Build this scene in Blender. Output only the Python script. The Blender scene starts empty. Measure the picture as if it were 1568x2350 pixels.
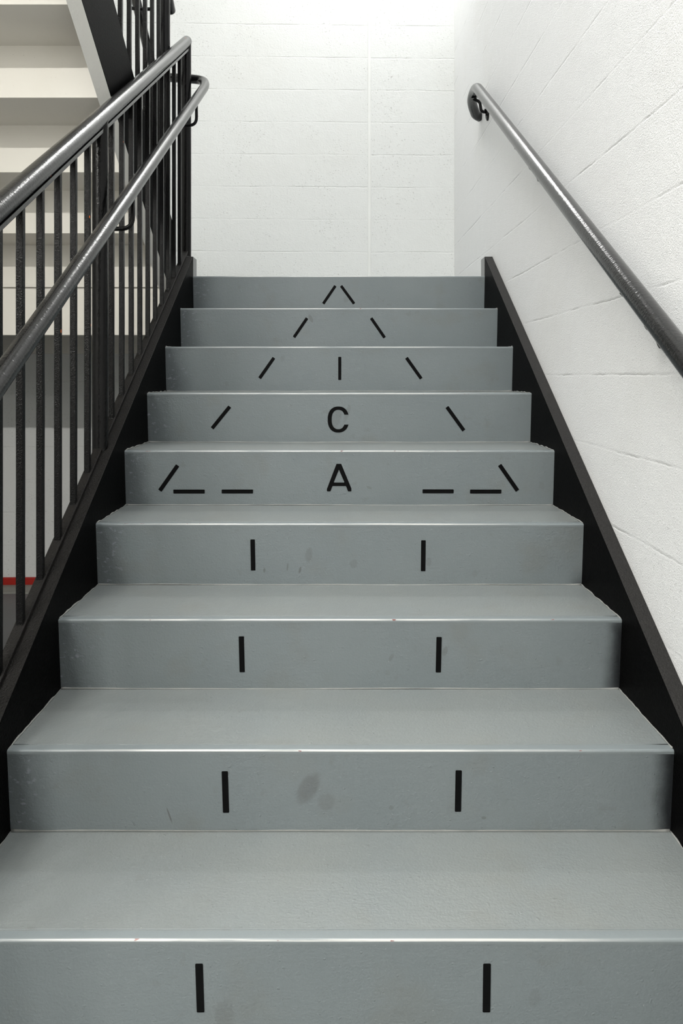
import bpy, bmesh, math, random
from mathutils import Vector, Matrix, noise as mnoise
random.seed(7)
S = bpy.context.scene
COL = S.collection

# ------------------------------------------------------------------ camera, light, exposure
F = 1714.6                      # focal length in pixels of the 1568 x 2350 frame
CAM_Z = 1.285
cam = bpy.data.cameras.new('camera')
cam.sensor_fit = 'VERTICAL'
cam.sensor_height = 36.0
cam.lens = 36.0 * F / 2350.0
cam.shift_y = -(1175 - 862) / 2350.0
cam.shift_x = 9 / 2350.0
cam.clip_start = 0.02
camo = bpy.data.objects.new('camera', cam)
camo.location = (0, 0, CAM_Z)
camo.rotation_euler = (math.radians(90), 0, 0)
COL.objects.link(camo)
S.camera = camo

S.view_settings.view_transform = 'Standard'
S.view_settings.look = 'None'
S.view_settings.exposure = 0.0
S.view_settings.gamma = 1.0
S.view_settings.use_curve_mapping = False
W = bpy.data.worlds.new('world')
W.use_nodes = True
W.node_tree.nodes['Background'].inputs[0].default_value = (0, 0, 0, 1)
W.node_tree.nodes['Background'].inputs[1].default_value = 0.0
S.world = W

# fluorescent tubes, the last one an added fill: (x, y, z, length, watts, colour)
LAMPS = {
    'landing': (0.30, 4.20, 4.75, 1.20, 36, (1.0, 1.0, 0.985)),
    'near':    (-1.55, -0.77, 3.23, 1.20, 170, (1.0, 0.985, 0.945)),
    'far':     (-1.55, -3.50, 3.23, 1.20, 55, (1.0, 0.985, 0.945)),
    'upper':   (-0.55, 1.20, 5.10, 1.20, 108, (1.0, 1.0, 1.0)),  # added fill, evens out the frontal light on back wall and risers
}

# ------------------------------------------------------------------ measures of the place
RISE, RUN, SLANT = 0.1747, 0.279, 0.0174
XL, XR = -0.672, 0.684          # inner faces of the near flight's stringers
WALL_R, WALL_L = 0.721, -2.20
LAND_Z = 10 * RISE
def ny(i): return 1.2385 + RUN * (i - 1)     # nosing of step i
def nz(i): return RISE * (i + 1)
def back_y(x): return 4.615 + 0.0243 * (x - WALL_R)
SL = RISE / RUN

# ------------------------------------------------------------------ helpers
def tag(o, label=None, cat=None, group=None, kind=None):
    if label: o['label'] = label
    if cat: o['category'] = cat
    if group: o['group'] = group
    if kind: o['kind'] = kind
    return o

def thing(name, loc, label, cat, group=None):
    o = bpy.data.objects.new(name, None)
    o.location = loc
    o.empty_display_size = 0.1
    COL.objects.link(o)
    return tag(o, label, cat, group)

def origin(o):
    v = Vector((0, 0, 0))
    while o is not None:
        v += Vector(o.location)
        o = o.parent
    return v

def obj(name, bm, mat, parent=None, smooth=False, bevel=0.0, label=None):
    off = origin(parent) if parent else Vector((0, 0, 0))
    if off.length > 0:
        bmesh.ops.translate(bm, verts=bm.verts, vec=-off)
    bmesh.ops.recalc_face_normals(bm, faces=bm.faces)
    me = bpy.data.meshes.new(name)
    bm.to_mesh(me)
    bm.free()
    o = bpy.data.objects.new(name, me)
    COL.objects.link(o)
    me.materials.append(mat)
    if smooth:
        for p in me.polygons: p.use_smooth = True
    if parent: o.parent = parent
    if bevel > 0:
        b = o.modifiers.new('bevel', 'BEVEL')
        b.width = bevel; b.segments = 2; b.limit_method = 'ANGLE'; b.angle_limit = math.radians(40)
    if label: o['label'] = label
    return o

def add_box(bm, x0, x1, y0, y1, z0, z1):
    vs = [bm.verts.new(p) for p in ((x0,y0,z0),(x1,y0,z0),(x1,y1,z0),(x0,y1,z0),(x0,y0,z1),(x1,y0,z1),(x1,y1,z1),(x0,y1,z1))]
    for f in ((0,3,2,1),(4,5,6,7),(0,1,5,4),(1,2,6,5),(2,3,7,6),(3,0,4,7)):
        bm.faces.new([vs[i] for i in f])

def box(x0, x1, y0, y1, z0, z1):
    bm = bmesh.new(); add_box(bm, x0, x1, y0, y1, z0, z1); return bm

def add_prism_x(bm, poly, x0, x1, cuts=1):
    """polygon in (y,z) pulled along x"""
    rings = []
    for c in range(cuts + 1):
        x = x0 + (x1 - x0) * c / cuts
        rings.append([bm.verts.new((x, y, z)) for y, z in poly])
    n = len(poly)
    bm.faces.new(rings[0]); bm.faces.new(list(reversed(rings[-1])))
    for a, b in zip(rings, rings[1:]):
        for i in range(n):
            bm.faces.new((a[i], a[(i+1) % n], b[(i+1) % n], b[i]))
    return rings

def prism_x(poly, x0, x1, cuts=1):
    bm = bmesh.new(); add_prism_x(bm, poly, x0, x1, cuts); return bm

def fillet(pts, rad, n=7):
    pts = [Vector(p) for p in pts]
    out = [pts[0]]
    for i in range(1, len(pts) - 1):
        a, b, c = pts[i-1], pts[i], pts[i+1]
        d1, d2 = (a-b), (c-b)
        r = min(rad, d1.length*0.48, d2.length*0.48)
        p0, p1 = b + d1.normalized()*r, b + d2.normalized()*r
        for k in range(n + 1):
            t = k / n
            out.append(p0*(1-t)**2 + b*2*t*(1-t) + p1*t*t)
    out.append(pts[-1])
    return out

def add_tube(bm, pts, rad, seg=24, cap=True, dome=False):
    pts = [Vector(p) for p in pts]
    radii = [rad]*len(pts) if not isinstance(rad, (list, tuple)) else list(rad)
    if dome:
        d = (pts[-1]-pts[-2]).normalized(); e = pts[-1]
        for a in (25, 50, 70, 85):
            pts.append(e + d*radii[0]*math.sin(math.radians(a))*0.6); radii.append(radii[0]*math.cos(math.radians(a)))
    t0 = (pts[1]-pts[0]).normalized()
    up = Vector((1,0,0)) if abs(t0.x) < 0.9 else Vector((0,1,0))
    nrm = (up - t0*up.dot(t0)).normalized()
    rings = []
    for i, p in enumerate(pts):
        if i == 0: t = t0
        elif i == len(pts)-1: t = (pts[i]-pts[i-1]).normalized()
        else: t = ((pts[i+1]-pts[i]).normalized() + (pts[i]-pts[i-1]).normalized()).normalized()
        nrm = (nrm - t*nrm.dot(t)).normalized()
        bi = t.cross(nrm)
        rings.append([bm.verts.new(p + (nrm*math.cos(2*math.pi*k/seg) + bi*math.sin(2*math.pi*k/seg))*radii[i]) for k in range(seg)])
    for a, b in zip(rings, rings[1:]):
        for k in range(seg):
            bm.faces.new((a[k], a[(k+1) % seg], b[(k+1) % seg], b[k]))
    if cap:
        bm.faces.new(list(reversed(rings[0]))); bm.faces.new(rings[-1])

def tube(pts, rad, seg=24, dome=False):
    bm = bmesh.new(); add_tube(bm, pts, rad, seg, True, dome); return bm

def shade_by_angle(o, deg=40):
    me = o.data
    for p in me.polygons: p.use_smooth = True
    bm = bmesh.new(); bm.from_mesh(me)
    for e in bm.edges:
        if len(e.link_faces) == 2 and e.calc_face_angle(0) > math.radians(deg): e.smooth = False
    bm.to_mesh(me); bm.free()
    return o

# ------------------------------------------------------------------ materials
class Mat:
    def __init__(s, name):
        s.m = bpy.data.materials.new(name); s.m.use_nodes = True
        s.t = s.m.node_tree; s.b = s.t.nodes['Principled BSDF']
        s.pos = s.n('ShaderNodeNewGeometry').outputs['Position']
    def n(s, kind, **kw):
        nd = s.t.nodes.new(kind)
        for k, v in kw.items(): setattr(nd, k, v)
        return nd
    def put(s, inp, v):
        if isinstance(v, bpy.types.NodeSocket): s.t.links.new(v, inp)
        else: inp.default_value = v
    def math(s, op, a, b=0.0, c=None, clamp=False):
        nd = s.n('ShaderNodeMath', operation=op, use_clamp=clamp)
        s.put(nd.inputs[0], a); s.put(nd.inputs[1], b)
        if c is not None: s.put(nd.inputs[2], c)
        return nd.outputs[0]
    def vmul(s, v, xyz):
        nd = s.n('ShaderNodeVectorMath', operation='MULTIPLY')
        s.put(nd.inputs[0], v); nd.inputs[1].default_value = xyz
        return nd.outputs[0]
    def noise(s, scale, detail=3, vec=None, rough=0.55):
        nd = s.n('ShaderNodeTexNoise'); s.put(nd.inputs['Vector'], vec if vec is not None else s.pos)
        nd.inputs['Scale'].default_value = scale; nd.inputs['Detail'].default_value = detail; nd.inputs['Roughness'].default_value = rough
        return nd.outputs['Fac']
    def ramp(s, v, lo, hi):
        nd = s.n('ShaderNodeMapRange'); nd.interpolation_type = 'SMOOTHSTEP'
        s.put(nd.inputs[0], v); nd.inputs[1].default_value = lo; nd.inputs[2].default_value = hi
        return nd.outputs[0]
    def mix(s, f, a, b):
        nd = s.n('ShaderNodeMix', data_type='RGBA')
        s.put(nd.inputs[0], f)
        for i, c in ((6, a), (7, b)):
            s.put(nd.inputs[i], c if isinstance(c, bpy.types.NodeSocket) else (*c, 1.0))
        return nd.outputs[2]
    def sep(s, v=None):
        nd = s.n('ShaderNodeSeparateXYZ'); s.put(nd.inputs[0], v if v is not None else s.pos); return nd.outputs
    def comb(s, x, y, z):
        nd = s.n('ShaderNodeCombineXYZ')
        for i, v in enumerate((x, y, z)): s.put(nd.inputs[i], v)
        return nd.outputs[0]
    def bump(s, h, strength, dist, prev=None):
        nd = s.n('ShaderNodeBump'); nd.inputs['Strength'].default_value = strength; nd.inputs['Distance'].default_value = dist
        s.put(nd.inputs['Height'], h)
        if prev is not None: s.put(nd.inputs['Normal'], prev)
        return nd.outputs[0]
    def out(s, color, rough, normal=None, spec=0.5, metal=0.0):
        s.put(s.b.inputs['Base Color'], color if isinstance(color, bpy.types.NodeSocket) else (*color, 1.0))
        s.put(s.b.inputs['Roughness'], rough)
        s.b.inputs['Specular IOR Level'].default_value = spec
        s.b.inputs['Metallic'].default_value = metal
        if normal is not None: s.put(s.b.inputs['Normal'], normal)
        return s.m

def mat_block(name, axis, zoff, base, course, pits, grain, crack=0.3):
    """white painted concrete block: bed joints, faint head joints, pores"""
    m = Mat(name)
    x, y, z = m.sep()
    u = x if axis == 'x' else y
    wob = m.math('MULTIPLY', m.math('SUBTRACT', m.noise(3.0, 3), 0.5), 0.012)
    wob2 = m.math('MULTIPLY', m.math('SUBTRACT', m.noise(40.0, 2), 0.5), 0.005)
    zz = m.math('ADD', m.math('ADD', m.math('SUBTRACT', z, zoff), wob), wob2)
    row = m.math('DIVIDE', zz, course)
    fr = m.math('ABSOLUTE', m.math('SUBTRACT', m.math('FRACT', m.math('ADD', row, 0.5)), 0.5))
    dist = m.math('MULTIPLY', fr, course)                      # metres to the nearest bed joint
    bed = m.math('SUBTRACT', 1.0, m.ramp(dist, 0.0008, 0.0055))
    hair = m.math('SUBTRACT', 1.0, m.ramp(dist, 0.0003, 0.0022))
    odd = m.math('FRACT', m.math('MULTIPLY', m.math('FLOOR', m.math('ADD', row, 0.0)), 0.5))
    ur = m.math('ADD', m.math('DIVIDE', m.math('ADD', u, wob2), 0.4), odd)
    uf = m.math('MULTIPLY', m.math('ABSOLUTE', m.math('SUBTRACT', m.math('FRACT', ur), 0.5)), 0.4)
    head = m.math('SUBTRACT', 1.0, m.ramp(uf, 0.001, 0.007))
    broken = m.ramp(m.noise(5.0, 3), 0.42, 0.62)
    joint = m.math('MAXIMUM', m.math('MULTIPLY', bed, m.math('ADD', 0.18, m.math('MULTIPLY', broken, 0.5))), m.math('MULTIPLY', head, 0.07))
    pit_n = m.noise(pits[0], 2, m.vmul(m.pos, (1, 1, 1.35)), 0.5)
    pit = m.ramp(pit_n, pits[1], pits[1] + 0.07)
    area = m.ramp(m.noise(4.5, 3), 0.40, 0.60)
    pit = m.math('MULTIPLY', pit, m.math('ADD', 0.15, m.math('MULTIPLY', area, 0.85)))
    fine = m.noise(grain[0], 3)
    n1 = m.bump(m.math('SUBTRACT', fine, m.math('MULTIPLY', pit, 0.8)), grain[1], 0.004)
    n2 = m.bump(m.math('SUBTRACT', 1.0, joint), 0.40, 0.004, n1)
    n3 = m.bump(m.noise(9.0, 2), 0.12, 0.02, n2)
    grime = m.ramp(m.noise(1.7, 4), 0.50, 0.78)
    c = m.mix(m.math('MULTIPLY', grime, 0.14), base, (0.60, 0.58, 0.52))
    c = m.mix(m.math('MULTIPLY', m.math('MULTIPLY', hair, broken), crack), c, (0.30, 0.30, 0.29))
    c = m.mix(m.math('MULTIPLY', pit, 0.42), c, (0.30, 0.29, 0.27))
    return m.out(c, 0.55, n3, 0.35)

def mat_step():
    m = Mat('grey_deck_paint')
    x, y, z = m.sep()
    brushed = m.math('ADD', m.math('MULTIPLY', m.noise(1.0, 3, m.vmul(m.pos, (30, 150, 150))), 0.5), m.noise(230.0, 2))
    lump = m.noise(55.0, 2)
    cloud = m.noise(4.0, 4)
    dirt = m.ramp(m.noise(7.0, 5), 0.53, 0.75)
    c = m.mix(cloud, (0.160, 0.187, 0.197), (0.194, 0.219, 0.226))
    c = m.mix(m.math('MULTIPLY', dirt, 0.24), c, (0.155, 0.152, 0.13))
    blobs = m.math('MULTIPLY', m.ramp(m.noise(24.0, 2), 0.67, 0.74), 0.16)
    c = m.mix(blobs, c, (0.12, 0.12, 0.115))
    specks = m.ramp(m.noise(190.0, 1), 0.80, 0.82)
    c = m.mix(m.math('MULTIPLY', specks, 0.5), c, (0.50, 0.52, 0.51))
    # scuffs with a shape of their own: (x, z, half width, half height, tilt, strength)
    for (sx, sz, a, b, tilt, st) in ((-0.060, 0.442, 0.022, 0.042, 0.5, 0.42), (-0.024, 0.412, 0.020, 0.022, 0.2, 0.20),
                                     (-0.115, 1.530, 0.010, 0.022, -0.4, 0.38), (-0.006, 1.132, 0.020, 0.050, 0.35, 0.26), (0.034, 1.150, 0.010, 0.040, 0.35, 0.22),
                                     (-0.080, 0.785, 0.012, 0.024, 0.1, 0.28), (0.040, 1.640, 0.016, 0.016, 0.0, 0.18),
                                     (-0.345, 0.384, 0.002, 0.020, -0.3, 0.75), (-0.190, 0.215, 0.020, 0.030, 0.1, 0.20),
                                     (0.260, 0.620, 0.007, 0.014, 0.2, 0.34), (0.130, 0.604, 0.006, 0.012, 0.5, 0.30), (-0.205, 0.740, 0.004, 0.009, 0.1, 0.5), (-0.105, 0.742, 0.004, 0.012, 0.2, 0.6), (0.045, 0.760, 0.012, 0.016, 0.4, 0.22), (0.255, 0.765, 0.009, 0.014, 0, 0.25), (0.110, 0.400, 0.006, 0.006, 0, 0.3), (0.300, 0.378, 0.006, 0.004, 0, 0.5), (0.100, 0.930, 0.010, 0.005, 0.4, 0.3), (-0.215, 1.352, 0.010, 0.016, 0.2, 0.15), (0.330, 0.245, 0.012, 0.020, 0.2, 0.16), (-0.140, 0.750, 0.003, 0.014, 0.1, 0.5)):
        dx, dz = m.math('SUBTRACT', x, sx), m.math('SUBTRACT', z, sz)
        ct, sn = math.cos(tilt), math.sin(tilt)
        p = m.math('SUBTRACT', m.math('MULTIPLY', dx, ct), m.math('MULTIPLY', dz, sn))
        q = m.math('ADD', m.math('MULTIPLY', dx, sn), m.math('MULTIPLY', dz, ct))
        e = m.math('ADD', m.math('POWER', m.math('ABSOLUTE', m.math('DIVIDE', p, a)), 2.0), m.math('POWER', m.math('ABSOLUTE', m.math('DIVIDE', q, b)), 2.0))
        e = m.math('SUBTRACT', 1.0, m.ramp(m.math('ADD', e, m.math('MULTIPLY', m.noise(60, 3), 0.9)), 0.75, 1.45))
        c = m.mix(m.math('MULTIPLY', e, st), c, (0.085, 0.085, 0.085))
    # black overspray from the stringers on the right ends of the lower risers
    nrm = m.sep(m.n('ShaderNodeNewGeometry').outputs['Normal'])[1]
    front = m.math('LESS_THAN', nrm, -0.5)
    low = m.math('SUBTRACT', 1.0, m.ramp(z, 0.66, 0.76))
    dust = m.math('MULTIPLY', m.ramp(m.sep(m.n('ShaderNodeNewGeometry').outputs['Normal'])[2], 0.6, 0.9), m.math('ADD', 0.15, m.math('MULTIPLY', m.noise(5.0, 4), 0.45)))
    c = m.mix(dust, c, (0.222, 0.226, 0.204))
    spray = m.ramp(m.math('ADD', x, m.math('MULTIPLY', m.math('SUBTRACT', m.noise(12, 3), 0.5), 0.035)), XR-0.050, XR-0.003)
    shade_spray = m.ramp(m.math('ADD', m.math('MULTIPLY', x, -1.0), m.math('MULTIPLY', m.math('SUBTRACT', m.noise(10, 3), 0.5), 0.06)), -XL-0.10, -XL+0.01)
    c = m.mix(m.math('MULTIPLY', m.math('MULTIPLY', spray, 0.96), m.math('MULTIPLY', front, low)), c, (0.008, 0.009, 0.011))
    c = m.mix(m.math('MULTIPLY', m.math('MULTIPLY', shade_spray, 0.45), front), c, (0.03, 0.035, 0.042))  # left ends: shade plus a little overspray, mixed in as darker colour
    # pale scuffs low on the left ends
    sc = m.math('MULTIPLY', m.math('SUBTRACT', 1.0, m.ramp(m.math('ADD', x, m.math('MULTIPLY', m.noise(9, 2), 0.1)), XL+0.06, XL+0.16)), m.ramp(m.noise(1.0, 4, m.vmul(m.pos, (60, 60, 110))), 0.58, 0.70))
    c = m.mix(m.math('MULTIPLY', m.math('MULTIPLY', sc, front), 0.55), c, (0.34, 0.36, 0.40))
    n1 = m.bump(brushed, 0.34, 0.0025)
    n2 = m.bump(lump, 0.10, 0.004, n1)
    drip = m.ramp(m.noise(85.0, 1), 0.71, 0.78)
    n3 = m.bump(drip, 0.35, 0.002, n2)
    return m.out(c, m.math('ADD', 0.36, m.math('MULTIPLY', cloud, 0.12)), n3, 0.5)

def mat_nosing():
    m = Mat('worn_nosing_paint')
    x, y, z = m.sep()
    c = m.mix(m.noise(4.0, 4), (0.170, 0.196, 0.204), (0.204, 0.229, 0.234))
    # rubbed bright along the very edge where feet land
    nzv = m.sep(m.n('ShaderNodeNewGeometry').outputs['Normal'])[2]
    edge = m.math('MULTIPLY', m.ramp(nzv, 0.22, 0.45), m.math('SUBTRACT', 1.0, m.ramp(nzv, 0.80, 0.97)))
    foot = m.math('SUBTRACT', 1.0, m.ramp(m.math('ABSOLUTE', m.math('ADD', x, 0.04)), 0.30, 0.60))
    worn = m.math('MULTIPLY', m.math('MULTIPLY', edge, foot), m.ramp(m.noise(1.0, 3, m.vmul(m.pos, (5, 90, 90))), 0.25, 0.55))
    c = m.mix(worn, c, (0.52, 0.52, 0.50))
    chips = m.ramp(m.noise(1.0, 2, m.vmul(m.pos, (46, 170, 170))), 0.70, 0.73)
    c = m.mix(m.math('MULTIPLY', chips, edge), c, (0.17, 0.04, 0.03))
    return m.out(c, m.math('SUBTRACT', 0.38, m.math('MULTIPLY', worn, 0.16)), m.bump(m.noise(160, 2), 0.12, 0.002), 0.5)

def mat_bead():
    m = Mat('dusty_paint_bead')
    c = m.mix(m.noise(30, 3), (0.20, 0.215, 0.21), (0.33, 0.325, 0.305))
    return m.out(c, 0.5, m.bump(m.noise(160, 2), 0.4, 0.002), 0.4)

def mat_black(name, rough, bump_scale, bump_str, col=0.007, chips=True, stretch=(1, 1, 1), spec=0.5):
    m = Mat(name)
    c = m.mix(m.noise(6, 3), (col, col, col*1.08), (col*1.6, col*1.6, col*1.6))
    if chips:
        v = m.n('ShaderNodeTexVoronoi'); m.put(v.inputs['Vector'], m.vmul(m.pos, (1, 1, 0.55))); v.inputs['Scale'].default_value = 34
        rnd = m.sep(v.outputs['Color'])[0]
        near = m.math('LESS_THAN', m.math('ADD', v.outputs['Distance'], m.math('MULTIPLY', m.noise(260, 2), 0.12)), 0.15)
        chip = m.math('MULTIPLY', near, m.math('GREATER_THAN', rnd, 0.975))
        c = m.mix(chip, c, (0.80, 0.17, 0.02))
    h = m.noise(bump_scale, 2, m.vmul(m.pos, stretch))
    n1 = m.bump(h, bump_str, 0.003)
    return m.out(c, rough, n1, spec)

def mat_cream(name, base, bump=0.1):
    m = Mat(name)
    c = m.mix(m.math('MULTIPLY', m.ramp(m.noise(2.5, 4), 0.45, 0.75), 0.35), base, (base[0]*0.86, base[1]*0.85, base[2]*0.8))
    pit = m.ramp(m.noise(140, 2), 0.73, 0.77)
    c = m.mix(m.math('MULTIPLY', pit, 0.3), c, (0.25, 0.24, 0.22))
    return m.out(c, 0.42, m.bump(m.noise(90, 2), bump, 0.003), 0.45)

def mat_plain(name, col, rough=0.5, scale=40, bump=0.15, metal=0.0, spec=0.4):
    m = Mat(name)
    c = m.mix(m.noise(scale * 0.2, 3), col, tuple(v * 0.85 for v in col))
    return m.out(c, rough, m.bump(m.noise(scale, 2), bump, 0.003), spec, metal)

def mat_floor():
    m = Mat('grey_floor_paint')
    c = m.mix(m.noise(3, 4), (0.085, 0.086, 0.09), (0.125, 0.125, 0.128))
    c = m.mix(m.math('MULTIPLY', m.ramp(m.noise(14, 3), 0.62, 0.70), 0.4), c, (0.16, 0.14, 0.12))
    return m.out(c, 0.4, m.bump(m.noise(60, 2), 0.1, 0.003), 0.5)

def mat_emit(name, col, power):
    m = bpy.data.materials.new(name); m.use_nodes = True
    b = m.node_tree.nodes['Principled BSDF']
    b.inputs['Base Color'].default_value = (0.9, 0.9, 0.9, 1)
    b.inputs['Emission Color'].default_value = (*col, 1); b.inputs['Emission Strength'].default_value = power
    return m

M = dict(
    back=mat_block('white_block_back', 'x', 2.046 - 10*0.1993, (0.725, 0.738, 0.725), 0.1993, (95, 0.63), (120, 0.35), 0.35),
    right=mat_block('white_block_right', 'y', 1.288 - 6*0.199, (0.765, 0.77, 0.77), 0.199, (150, 0.655), (300, 0.60), 0.7),
    plainwall=mat_block('white_block_plain', 'y', 0.0, (0.80, 0.80, 0.77), 0.199, (95, 0.68), (120, 0.2)),
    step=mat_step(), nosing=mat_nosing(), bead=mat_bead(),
    rail=mat_black('black_rail_paint', 0.20, 1.0, 0.22, 0.004, True, (60, 190, 190), 0.68),
    baluster=mat_black('black_baluster_paint', 0.19, 400, 0.6, 0.002, True, (1, 1, 0.7), 0.17),
    post=mat_black('black_post_paint', 0.20, 190, 0.35, 0.0025, True, (1, 1, 0.5), 0.18),
    stringer=mat_black('black_stringer_paint', 0.40, 230, 0.4, 0.0018, True, (1, 1, 1), 0.012),
    dusty=mat_plain('dusty_black_paint', (0.017, 0.0162, 0.0152), 0.6, 260, 0.9, 0.0, 0.2),
    dusty_left=mat_plain('scuffed_black_paint', (0.0085, 0.0078, 0.007), 0.5, 260, 0.7, 0.0, 0.15),
    endplate=mat_plain('grey_end', (0.25, 0.255, 0.253), 0.45, 80, 0.3),
    decal=mat_plain('black_vinyl', (0.002, 0.002, 0.0022), 0.55, 200, 0.02, 0.0, 0.1),
    cream=mat_cream('cream_soffit_paint', (0.785, 0.757, 0.69)),
    flange=mat_cream('white_flange_paint', (0.70, 0.70, 0.67), 0.35),
    floor=mat_floor(),
    red=mat_plain('red_stripe_paint', (0.42, 0.018, 0.010), 0.4, 60, 0.2),
    curb=mat_plain('pale_dirty_concrete', (0.30, 0.30, 0.27), 0.8, 50, 0.6),
    caulk=mat_plain('white_caulk', (0.84, 0.85, 0.83), 0.5, 30, 0.1),
    slab=mat_plain('grey_landing_paint', (0.24, 0.27, 0.275), 0.4, 60, 0.1),
    ceil=mat_plain('white_ceiling_paint', (0.80, 0.80, 0.78), 0.7, 30, 0.1),
    lampbody=mat_plain('white_lamp_enamel', (0.8, 0.8, 0.8), 0.4, 20, 0.0),
)

# ------------------------------------------------------------------ the room
def struct(name, bm, mat, **k):
    return tag(obj(name, bm, mat, **k), kind='structure')

struct('floor', box(WALL_L-0.2, WALL_R+0.2, -5.2, 4.9, -0.15, 0.0), M['floor'])
struct('ceiling', box(WALL_L-0.2, WALL_R+0.2, -5.2, 4.9, 5.24, 5.4), M['ceil'])
struct('wall_right', box(WALL_R, WALL_R+0.2, -5.2, 4.9, 0.0, 5.24), M['right'])
struct('wall_left', box(WALL_L-0.2, WALL_L, -5.2, 4.9, 0.0, 5.24), M['plainwall'])
struct('wall_front', box(WALL_L, WALL_R, -5.2, -5.0, 0.0, 5.24), M['plainwall'])
bm = bmesh.new()
for z in (0.0, 5.24):
    pass
vs = [bm.verts.new(p) for z in (0.0, 5.24) for p in ((WALL_L, back_y(WALL_L), z), (WALL_R, back_y(WALL_R), z), (WALL_R, 4.9, z), (WALL_L, 4.9, z))]
for f in ((0,3,2,1),(4,5,6,7),(0,1,5,4),(1,2,6,5),(2,3,7,6),(3,0,4,7)): bm.faces.new([vs[i] for i in f])
struct('wall_back', bm, M['back'])
struct('ceiling_lower', box(WALL_L, WALL_R, -5.0, 0.80, 3.38, 3.494), M['ceil'])

# caulked control joint on the back wall
bm = bmesh.new()
jx = 0.1955
for dx, w, d in ((0, 0.0075, 0.0025),):
    add_box(bm, jx-w, jx+w, back_y(jx)-d, back_y(jx)+0.01, LAND_Z, 5.2)
for s in (-1, 1):
    add_tube(bm, [(jx+s*0.0078, back_y(jx)-0.0015, LAND_Z+k*0.115) for k in range(31)], 0.0018, 6)
struct('trim_1', bm, M['caulk'])
# red painted stripe and pale curb at the foot of the back wall, beside the flight
yl = back_y(-1.5)
bm = box(WALL_L, WALL_R, -0.012, 0.02, 0.013, 0.058)
for v in bm.verts: v.co.y += back_y(v.co.x)
struct('trim_2', bm, M['red'], bevel=0.003)
bm = prism_x([(yl-0.15, 0.0), (yl-0.14, 0.006), (yl-0.05, 0.012), (yl+0.04, 0.016), (yl+0.04, 0.0)], WALL_L, WALL_R, 60)
for v in bm.verts:
    
    v.co.y += back_y(v.co.x) - yl
    if v.co.z < 0.009 and v.co.y < yl-0.08: v.co.y += 0.012*mnoise.noise(Vector((v.co.x*9, 0, 0)))
struct('baseboard_back', bm, M['curb'])

# ------------------------------------------------------------------ the near flight
stair = thing('staircase', (0, ny(0), 0), 'grey painted steel stair flight climbing to the landing, black arrow markings on its risers', 'staircase')

def wavy_x(bm, amp, freq, seed):
    for v in bm.verts:
        v.co.z += amp*mnoise.noise(Vector((v.co.x*freq, seed*3.1, 0.3)))

def make_step(i):
    y0, z0 = ny(i), nz(i)
    # riser: slanting plate under the nosing
    t = 0.006
    poly = [(y0+0.0008, z0-0.008), (y0+SLANT, z0-RISE+0.001), (y0+SLANT+t, z0-RISE+0.001), (y0+0.0008+t, z0-0.008)]
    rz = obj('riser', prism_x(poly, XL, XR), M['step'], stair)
    # nosing: rounded folded front edge
    prof = []
    r = 0.0048
    for k in range(9):
        a = math.radians(90 + k * 90 / 8)
        prof.append((y0 + r + r*math.cos(a), z0 - r + r*math.sin(a)))
    prof = [(y0+0.020, z0+0.0005)] + [(p[0], p[1]+0.0005) for p in prof] + [(y0+0.0006, z0-0.0085), (y0+0.010, z0-0.0085), (y0+0.020, z0-0.010)]
    nb = prism_x(prof, XL, XR, 60)
    wavy_x(nb, 0.0006, 4, i)
    if i < 9:
        y1 = ny(i+1) + SLANT + 0.003
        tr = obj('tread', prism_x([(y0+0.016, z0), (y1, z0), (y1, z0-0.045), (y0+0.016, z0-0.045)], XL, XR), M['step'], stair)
        shade_by_angle(obj('nosing', nb, M['nosing'], tr, label='shiny worn front edge of the step with rust chips'))
        # groove ridge just behind the nosing
        rb = tube([(XL+0.002+(XR-XL-0.004)*k/40, y0+0.024+0.0012*mnoise.noise(Vector((k*0.4, i, 0))), z0+0.0001) for k in range(41)], 0.0012, 6)
        obj('paint_ridge', rb, M['step'], tr, smooth=True)
        # bead of paint and dust where the tread meets the next riser
        pts, rad = [], []
        for k in range(121):
            x = XL + 0.002 + (XR-XL-0.004)*k/120
            q = mnoise.noise(Vector((x*14, i*5.3, 0))); q2 = mnoise.noise(Vector((x*3, i*2.3, 4)))
            pts.append((x, ny(i+1)+SLANT-0.0005+0.0008*q, z0+0.0012+0.0016*q2))
            e = min(k, 120-k)/120
            rad.append(max(0.0005, 0.0013+0.0009*q+0.002*max(0, 0.03-e)/0.03))
        bb = bmesh.new(); add_tube(bb, pts, rad, 8)
        obj('paint_bead', bb, M['bead'], tr, smooth=True, label='pale dusty seam where the tread meets the riser behind')
        # ragged paint along both stringers
        for xs, sgn in ((XL, 1), (XR, -1)):
            pts, rad = [], []
            for k in range(31):
                y = y0+0.006 + (y1-0.012-y0)*k/30
                q = mnoise.noise(Vector((y*35, xs*7, i)))
                pts.append((xs + sgn*0.0012, y, z0+0.0015+0.002*q)); rad.append(max(0.0005, 0.0016+0.0016*q))
            bb = bmesh.new(); add_tube(bb, pts, rad, 8)
            obj('paint_bead', bb, M['bead'], tr, smooth=True, label='ragged paint seam along the black stringer')
    else:
        shade_by_angle(obj('nosing', nb, M['nosing'], rz, label='landing edge above the topmost riser'))
    return rz

risers = {i: make_step(i) for i in range(0, 10)}

def riser_pt(i, x, t, d=0.0):
    """point on the riser plane, t metres below the nosing, lifted d towards the climber"""
    return Vector((x, ny(i) + 0.0008 + (SLANT-0.0008)*(t-0.008)/(RISE-0.008) - d, nz(i) - t))

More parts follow.
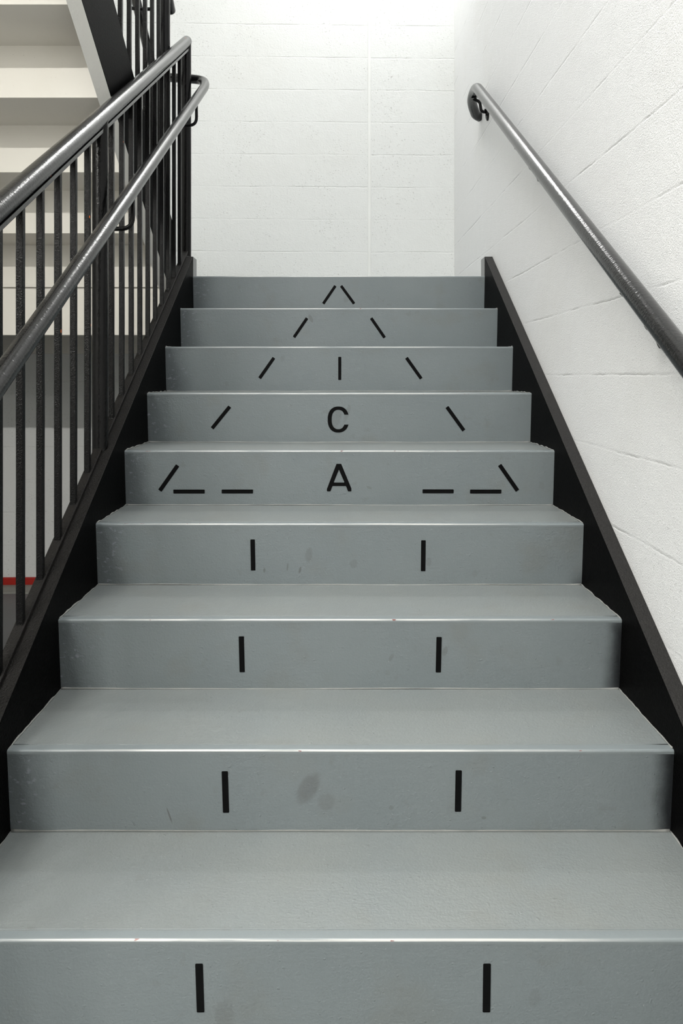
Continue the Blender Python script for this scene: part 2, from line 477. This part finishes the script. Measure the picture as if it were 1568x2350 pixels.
def decal(i, outline, name='dash_mark', label=None):
    bm = bmesh.new()
    a = [bm.verts.new(riser_pt(i, x, t, 0.0008)) for x, t in outline]
    b = [bm.verts.new(riser_pt(i, x, t, -0.0006)) for x, t in outline]
    bm.faces.new(a); bm.faces.new(list(reversed(b)))
    n = len(a)
    for k in range(n): bm.faces.new((a[k], b[k], b[(k+1) % n], a[(k+1) % n]))
    bmesh.ops.triangulate(bm, faces=[f for f in bm.faces if len(f.verts) > 4])
    return obj(name, bm, M['decal'], risers[i], label=label)

def dash(i, x0, t0, x1, t1, w=0.0127, name='dash_mark', label=None):
    a, b = Vector((x0, t0)), Vector((x1, t1))
    d = (b-a).normalized(); nn = Vector((-d.y, d.x)); r = 0.0012; h = w/2
    pts = []
    for (p, sx, sy) in ((a, 1, 1), (a, 1, -1), (b, -1, -1), (b, -1, 1)):
        c1, c2 = p + d*sx*r + nn*sy*h, p + nn*sy*(h-r)
        pts += [c1, c2] if (sx*sy > 0) else [c2, c1]
    return decal(i, [tuple(p) for p in pts], name, label or 'black dash of the big arrow')

DASHES = {
 1: [(-0.2305,0.0424,-0.2295,0.1305),(0.2486,0.0424,0.2493,0.1305)],
 2: [(-0.2299,0.0450,-0.2286,0.1345),(0.2467,0.0430,0.2466,0.1322)],
 3: [(-0.2321,0.0422,-0.2311,0.1320),(0.2447,0.0438,0.2440,0.1326)],
 4: [(-0.2366,0.0446,-0.2360,0.1332),(0.2392,0.0468,0.2392,0.1352)],
 5: [(-0.5050,0.0466,-0.5633,0.1277),(0.5118,0.0452,0.5702,0.1277),(-0.5206,0.1305,-0.4211,0.1305),(-0.3673,0.1303,-0.2679,0.1303),(0.2692,0.1298,0.3678,0.1298),(0.4198,0.1305,0.5192,0.1305)],
 6: [(-0.3808,0.0471,-0.4444,0.1246),(0.3862,0.0487,0.4476,0.1324)],
 7: [(-0.2484,0.0429,-0.3053,0.1228),(0.2688,0.0429,0.3275,0.1245)],
 8: [(-0.1305,0.0413,-0.1869,0.1229),(0.1435,0.0413,0.2018,0.1247)],
 9: [(-0.0101,0.0445,-0.0670,0.1268),(0.0162,0.0445,0.0772,0.1268)],
}
for i, L in DASHES.items():
    for d in L: dash(i, *d)
dash(7, 0.0085, 0.0395, 0.0085, 0.1297, 0.0118, 'letter_mark', 'black letter I')

def letter_c(i, cx, ct, s):
    def sup(a, b, n, ang):
        c, q = math.cos(ang), math.sin(ang)
        return (a*math.copysign(abs(c)**(2/n), c), b*math.copysign(abs(q)**(2/n), q))
    n = 2.3
    def ang_for(b, tt):   # angle whose vertical offset is tt
        return math.asin((abs(tt)/b)**(n/2))
    up, lo = -112, 115
    o0, o1 = ang_for(295, up), ang_for(295, lo)
    i0, i1 = ang_for(220, up), ang_for(220, lo)
    out = [sup(240, 295, n, o0 + (2*math.pi - o1 - o0)*k/72) for k in range(73)]
    inn = [sup(150, 220, n, i0 + (2*math.pi - i1 - i0)*k/72) for k in range(73)]
    pts = out + list(reversed(inn))
    return decal(i, [(cx + x*s, ct - y*s) for x, y in pts], 'letter_mark', 'black letter C')
letter_c(6, 0.0026, 0.0933, 0.0001569)

def letter_a(i, cx, ct, s):
    bm_out = [(510,1516),(520,1508),(610,1508),(622,1516),(850,2070),(850,2126),(842,2137),(782,2137),(770,2128),(735,2030),(722,2014),
              (430,2014),(414,2030),(382,2126),(372,2137),(308,2137),(297,2126),(297,2080)]
    hole = [(568,1640),(690,1922),(683,1934),(462,1934),(455,1922)]
    bm = bmesh.new()
    cvt = lambda p, d: riser_pt(i, cx + (p[0]-573)*s, ct + (p[1]-1822)*s, d)
    edges = []
    for loop in (bm_out, hole):
        vs = [bm.verts.new(cvt(p, 0.0008)) for p in loop]
        edges += [bm.edges.new((vs[k], vs[(k+1) % len(vs)])) for k in range(len(vs))]
    res = bmesh.ops.triangle_fill(bm, use_beauty=True, use_dissolve=False, edges=edges)
    faces = [g for g in res['geom'] if isinstance(g, bmesh.types.BMFace)]
    ex = bmesh.ops.extrude_face_region(bm, geom=faces)
    bmesh.ops.translate(bm, verts=[g for g in ex['geom'] if isinstance(g, bmesh.types.BMVert)], vec=(0, 0.0014, 0))
    return obj('letter_mark', bm, M['decal'], risers[i], label='black letter A')
letter_a(5, 0.0049, 0.0858, 0.0001403)

# stringers: channels standing on edge, legs turned outwards
def top_z(y): return 0.7785 + SL*(y - 1.783)
def near_stringer(x_in, sgn, x_out, topmat):
    y_end = 3.555
    y_k = 1.783 + (1.838-0.7785)/SL
    y_f = 1.783 + (0-0.7785)/SL
    prof = [(y_f, 0.0), (y_k, 1.838), (y_end, 1.838), (y_end, 1.54), (y_f+0.56, 0.0)]
    bm = bmesh.new()
    add_prism_x(bm, prof, x_in, x_in+sgn*0.009)
    th = 0.013
    a = (y_f+0.57, 0.006); b = (y_end-0.01, 1.54)
    add_prism_x(bm, [a, b, (b[0], b[1]+th), (a[0], a[1]+th)], x_in+sgn*0.0005, x_out)
    so = obj('stringer', bm, M['stringer'], stair, bevel=0.0022)
    a = (y_f+0.05, top_z(y_f+0.05)); b = (y_k, 1.838); e = (y_end, 1.838); q = 0.0006
    fl = prism_x([(a[0], a[1]+q), (b[0], b[1]+q), (e[0], e[1]+q), (e[0], e[1]-th), (b[0]+0.004, b[1]-th), (a[0], a[1]-th)], x_in+sgn*0.0006, x_out)
    obj('top_flange', fl, topmat, so, bevel=0.0015, label='dusty scuffed top edge of the black stringer')
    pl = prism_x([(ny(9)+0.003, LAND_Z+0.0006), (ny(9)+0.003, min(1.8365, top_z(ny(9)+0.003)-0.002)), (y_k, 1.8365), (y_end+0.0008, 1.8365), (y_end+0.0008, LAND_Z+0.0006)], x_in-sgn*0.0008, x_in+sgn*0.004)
    obj('end_plate', pl, M['endplate'], so, label='grey end of the stringer above the landing')  # web end above the landing, in a lighter grey than the stringer
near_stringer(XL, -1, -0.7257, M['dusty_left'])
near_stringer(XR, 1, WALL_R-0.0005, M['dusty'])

# ------------------------------------------------------------------ landing
land = thing('stair_landing', (-0.75, 4.0, LAND_Z-0.10), 'landing slab at the head of the grey flight, pale steel beam under its front edge', 'landing')
yb = back_y(WALL_L) - 0.002
SOFF_Y = 3.348                   # face of the upper flight's lowest riser
bm = box(XL+0.001, XR-0.001, ny(9)+0.024, 3.557, LAND_Z-0.095, LAND_Z-0.0005)
add_box(bm, XL-0.075, WALL_R-0.001, 3.557, back_y(-0.7)-0.002, LAND_Z-0.095, LAND_Z-0.0005)
obj('slab', bm, M['slab'], land)
bm = box(WALL_L+0.002, -0.796, SOFF_Y+0.021, yb, LAND_Z-0.095, LAND_Z-0.0005)
add_box(bm, -0.796, XL-0.075, 3.397, yb, LAND_Z-0.095, LAND_Z-0.0005)
obj('slab', bm, M['slab'], land)
bm = bmesh.new()
add_box(bm, WALL_L+0.002, -0.7945, SOFF_Y+0.010, SOFF_Y+0.020, 1.467, LAND_Z-0.0665)
add_box(bm, WALL_L+0.002, -0.7945, SOFF_Y+0.019, SOFF_Y+0.075, 1.467, 1.480)
obj('fascia_beam', bm, M['cream'], land, bevel=0.002)
obj('ledger_beam', box(WALL_L+0.002, XL-0.01, yb-0.065, yb-0.0005, 1.417, LAND_Z-0.097), M['cream'], land, bevel=0.002)

# ------------------------------------------------------------------ upper flight (seen from below)
XU0, XU1, XUL = -0.7945, -0.7485, -2.15
up = thing('staircase', (-1.45, SOFF_Y, LAND_Z), 'cream painted underside of the upper flight rising overhead behind the left railing', 'staircase')
def ur_y(j): return SOFF_Y - RUN*(j-1)           # visible face of riser j
for j in range(1, 10):
    y = ur_y(j); zb = LAND_Z - 0.052 + RISE*(j-1); zt = zb + RISE
    lip = 0.0
    prof = [(y, zb), (y, zt+0.05), (y+0.012, zt+0.05), (y+0.012, zb)]
    obj('riser', prism_x(prof, XUL, XU0-0.0005), M['cream'], up)
    tn = y - RUN
    obj('tread', prism_x([(tn+0.0119, zt), (y+0.0005, zt), (y+0.0005, zt+0.050), (tn+0.0119, zt+0.050)], XUL, XU0-0.0005), M['cream'], up)
obj('bottom_lip', box(XUL, XU0-0.0005, SOFF_Y-0.006, SOFF_Y+0.02, LAND_Z-0.066, LAND_Z-0.052), M['cream'], up, bevel=0.001)
def up_bot(y): return 1.656 + SL*(3.348 - y)
def up_top(y): return up_bot(y) + 0.352
y0, y1 = 3.395, 0.90
web = [(y0, up_bot(y0)), (y0, up_top(y0)), (y1, up_top(y1)), (y1, up_bot(y1))]
th = 0.014
bm = bmesh.new()
add_prism_x(bm, web, XU1-0.009, XU1)
add_prism_x(bm, [(y0, up_top(y0)), (y1, up_top(y1)), (y1, up_top(y1)-th), (y0, up_top(y0)-th)], XU0, XU1-0.0005)
obj('stringer', bm, M['stringer'], up, bevel=0.002)
bm = prism_x([(y0, up_bot(y0)-0.001), (y1, up_bot(y1)-0.001), (y1, up_bot(y1)+th), (y0, up_bot(y0)+th)], XU0, XU1-0.0095)
add_prism_x(bm, [(y0, up_bot(y0)-0.002), (y1, up_bot(y1)-0.002), (y1, up_bot(y1)-0.0002), (y0, up_bot(y0)-0.0002)], XU1-0.010, XU1-0.001)
obj('stringer_flange', bm, M['flange'], up, label='pale painted underside of the black stringer')
bm = prism_x(web, WALL_L+0.002, XUL)
obj('stringer', bm, M['flange'], up, label='pale far stringer against the wall')

# ------------------------------------------------------------------ left railing on the near flight
def bar_poly(y0, z0, y1, z1, t):
    d = Vector((y1-y0, z1-z0)).normalized(); n = Vector((-d.y, d.x))*t/2
    return [(y0+n.x, z0+n.y), (y1+n.x, z1+n.y), (y1-n.x, z1-n.y), (y0-n.x, z0-n.y)]

def railing(root, X, sgn, guard_z, foot_z, y_bal, y_posts, y_lo, y_hi, bar_spans, bar_x, post_drop):
    """guard rail, flat bar under it, balusters, posts, bottom bar"""
    n = 60
    pts = [(X, y_lo + (y_hi-y_lo)*k/n, guard_z(y_lo + (y_hi-y_lo)*k/n)) for k in range(n+1)]
    g = obj('top_rail', tube(pts, 0.0240, 28, dome=True), M['rail'], root, smooth=True)
    d = -(0.0240 + 0.0045)/math.cos(math.atan(SL))
    yy0, yy1 = min(y_lo, y_hi)+0.01, max(y_posts)
    obj('flat_bar', prism_x(bar_poly(yy0, guard_z(yy0)+d, yy1, guard_z(yy1)+d, 0.0110), X-0.0165, X+0.0165), M['rail'], g, bevel=0.0015)
    for y in y_bal:
        w = 0.0078
        b = bmesh.new()
        zt, zb = guard_z(y)+d, foot_z(y)+0.004
        rings = []
        for k in range(13):
            z = zb + (zt-zb)*k/12
            q = 0.0004*mnoise.noise(Vector((y*9, z*7, X)))
            rings.append([b.verts.new((X+sx*w+q, y+sy*w, z + (SL*sgn*sy*w if k in (0, 12) else 0))) for sx, sy in ((-1,-1),(1,-1),(1,1),(-1,1))])
        b.faces.new(rings[0]); b.faces.new(list(reversed(rings[-1])))
        for p, q in zip(rings, rings[1:]):
            for k in range(4): b.faces.new((p[k], p[(k+1)%4], q[(k+1)%4], q[k]))
        obj('baluster', b, M['baluster'], root, bevel=0.0012)
    for y in y_posts:
        obj('post', tube([(X, y, foot_z(y)-post_drop), (X, y, (foot_z(y)+guard_z(y))/2), (X, y, guard_z(y)-0.006)], 0.0235, 28), M['post'], root, smooth=False)
        shade_by_angle(root.children[-1] if False else bpy.data.objects[[o.name for o in COL.objects][-1]])
    for a, b in bar_spans:
        obj('bottom_rail', prism_x(bar_poly(a, foot_z(a), b, foot_z(b), 0.011), bar_x[0], bar_x[1]), M['dusty_left'], root, bevel=0.002)
    return g

XG = -0.7140
GS = SL
def g_z(y): return 1.644 + SL*(y - 1.581)
def f_z(y): return top_z(y) + 0.008
pitch = 0.0485*2.325
p1 = 0.966*2.325
P0 = p1 - 12*pitch
yend = 3.522
bal = [p1 + j*pitch for j in range(-11, 0)] + [p1 + j*pitch for j in range(1, 11)]
rl = thing('stair_railing', (XG, 2.2, 0.9), 'black steel railing with square balusters along the left side of the grey flight', 'railing')
guard = railing(rl, XG, 1, g_z, f_z, bal, [P0, p1, yend], P0-0.03, 3.534, [(P0+0.02, p1-0.018), (p1+0.018, yend-0.015)], (-0.7262, -0.7010), 0.030)

# inner handrail, running round the end post to the next flight
def h_z(y): return 1.278 + 0.6408*(y - 1.362)
XH = -0.616
path = [(XH, 0.84 + k*0.066, h_z(0.84 + k*0.066)) for k in range(40)] + [(XH, 3.478, h_z(3.478)), (-0.640, 3.575, 2.700), (-0.83, 3.578, 2.714)]
pp = fillet([path[0], path[40], path[41], path[42]], 0.075, 10)
full = path[:39] + [p for p in pp if p[1] > path[38][1]]
hr = obj('handrail', tube(full, 0.0208, 28), M['rail'], rl, smooth=True, label='inner grab rail hung off the balusters on bent rods')
def rod_bracket(y, x_rail, zr, x_to, parent, drop=0.118):
    pts = fillet([(x_rail, y, zr-0.012), (x_rail, y, zr-drop), (x_to, y, zr-drop)], 0.035, 8)
    return obj('bracket', tube(pts, 0.0068, 14), M['post'], parent, smooth=True)
rod_bracket(p1, XH, h_z(p1), XG+0.018, hr)
yb2 = p1 + 9*pitch
rod_bracket(yb2, XH, h_z(yb2), XG+0.004, hr)
rod_bracket(p1-9*pitch, XH, h_z(p1-9*pitch), XG+0.004, hr)

# ------------------------------------------------------------------ railing of the upper flight
XG2 = -0.766
def g2_z(y): return 3.000 + SL*(3.348 - y)
def f2_z(y): return up_top(y) + 0.005
q1 = 3.310
bal2 = [q1 - j*pitch for j in range(1, 20)]
rl2 = thing('stair_railing', (XG2, 2.6, 2.3), 'black steel railing of the upper flight, seen behind the end of the near railing', 'railing')
railing(rl2, XG2, -1, g2_z, f2_z, bal2, [q1, q1-20*pitch], q1-20*pitch-0.03, 3.420, [(q1-0.018, q1-20*pitch+0.02)], (-0.7790, -0.7535), 0.030)
XH2 = -0.865
def h2_z(y): return 2.735 + SL*(3.46 - y)
full = fillet([(-0.832, 3.578, 2.714), (-0.862, 3.575, 2.716), (XH2, 3.46, h2_z(3.46)), (XH2, 1.1, h2_z(1.1))], 0.06, 8)
hr2 = obj('handrail', tube(full, 0.0208, 28), M['rail'], rl2, smooth=True)
rod_bracket(q1-2*pitch, XH2, h2_z(q1-2*pitch), XG2-0.004, hr2, 0.172)
rod_bracket(q1-12*pitch, XH2, h2_z(q1-12*pitch), XG2-0.004, hr2, 0.13)

# ------------------------------------------------------------------ handrail on the right wall
k_ = 0.001356
XW = 0.647
wr = thing('wall_handrail', (WALL_R-0.03, 2.4, 1.9), 'black round handrail bracketed to the white right wall, top end curling into the wall', 'handrail')
def w_z(y): return CAM_Z + 110*k_ + (891-110)*k_/(3.262-1.5775)*(y - 1.5775)
line = [(XW, 0.75 + k*0.07, w_z(0.75 + k*0.07)) for k in range(38)]
tail = fillet([line[-1], (XW, 3.492, w_z(3.492)), (XW+0.004, 3.640, 2.622), (0.690, 3.735, 2.590), (WALL_R-0.004, 3.750, 2.582)], 0.085, 10)
rail_o = obj('rail', tube(line[:-1] + tail, 0.0238, 28), M['rail'], wr, smooth=True)
def wall_bracket(y, s=1.0):
    zr = w_z(y) if y < 3.5 else w_z(3.5)
    zp = zr - 0.098
    arm = fillet([(XW, y, zr-0.018), (XW+0.004, y, zr-0.036), (XW+0.034, y, zr-0.046), (XW+0.040, y, zp+0.004), (WALL_R-0.006, y, zp)], 0.02, 8)
    br = obj('bracket', tube(arm, 0.0072, 16), M['post'], wr, smooth=True)
    # saddle under the rail
    sd = prism_x(bar_poly(y-0.03, zr-0.0255-0.03*SL*0.75, y+0.03, zr-0.0255+0.03*SL*0.75, 0.004), XW-0.011, XW+0.011)
    obj('saddle', sd, M['post'], br, bevel=0.001)
    # oval plate on the wall
    pl = bmesh.new(); n = 32
    outl = [(0.026*math.cos(2*math.pi*k/n), 0.040*math.sin(2*math.pi*k/n)) for k in range(n)]
    rings = []
    for xx, sc in ((WALL_R-0.0002, 1.0), (WALL_R-0.006, 1.0), (WALL_R-0.0095, 0.82), (WALL_R-0.011, 0.5)):
        rings.append([pl.verts.new((xx, y+a*sc, zp+b*sc)) for a, b in outl])
    pl.faces.new(rings[0]); pl.faces.new(list(reversed(rings[-1])))
    for a, b in zip(rings, rings[1:]):
        for k in range(n): pl.faces.new((a[k], a[(k+1)%n], b[(k+1)%n], b[k]))
    shade_by_angle(obj('wall_plate', pl, M['post'], br), 50)
    for s_ in (-1, 1):
        obj('bolt', tube([(WALL_R-0.008, y+s_*0.014, zp+0.016*s_), (WALL_R-0.015, y+s_*0.014, zp+0.016*s_)], 0.0055, 6), M['post'], br)
for yy in (0.75+0.18, 1.655, 2.660, 3.575): wall_bracket(yy)

# ------------------------------------------------------------------ lamps (above and behind the view)
def lamp(key, label, upright=True):
    x, y, z, L, wts, col = LAMPS[key]
    t = thing('fluorescent_lamp', (x, y, z), label, 'lamp', None)
    h = bmesh.new()
    add_prism_x(h, [(y-0.06, z+0.075), (y-0.075, z+0.02), (y-0.075, z+0.008), (y+0.075, z+0.008), (y+0.075, z+0.02), (y+0.06, z+0.075)], x-L/2-0.02, x+L/2+0.02)
    obj('housing', h, M['lampbody'], t)
    obj('tube', tube([(x-L/2, y-0.03, z-0.012), (x+L/2, y-0.03, z-0.012)], 0.013, 12), mat_emit('lit_tube_'+key, col, 2.0), t, smooth=True)
    obj('tube', tube([(x-L/2, y+0.03, z-0.012), (x+L/2, y+0.03, z-0.012)], 0.013, 12), mat_emit('lit_tube_b_'+key, col, 2.0), t, smooth=True)
    a = bpy.data.lights.new('tube_light', 'AREA'); a.shape = 'RECTANGLE'; a.size = L; a.size_y = 0.09; a.energy = wts; a.color = col
    ao = bpy.data.objects.new('tube_light', a); ao.location = (0, 0, -0.03); ao.parent = t
    COL.objects.link(ao)
    return t
lamp('landing', 'white fluorescent lamp hung above the landing')
lamp('near', 'white fluorescent lamp on the lower ceiling nearest the grey flight')
lamp('far', 'white fluorescent lamp on the lower ceiling farther from the grey flight')
lamp('upper', 'added unseen fill lamp on the top ceiling over the stair well')
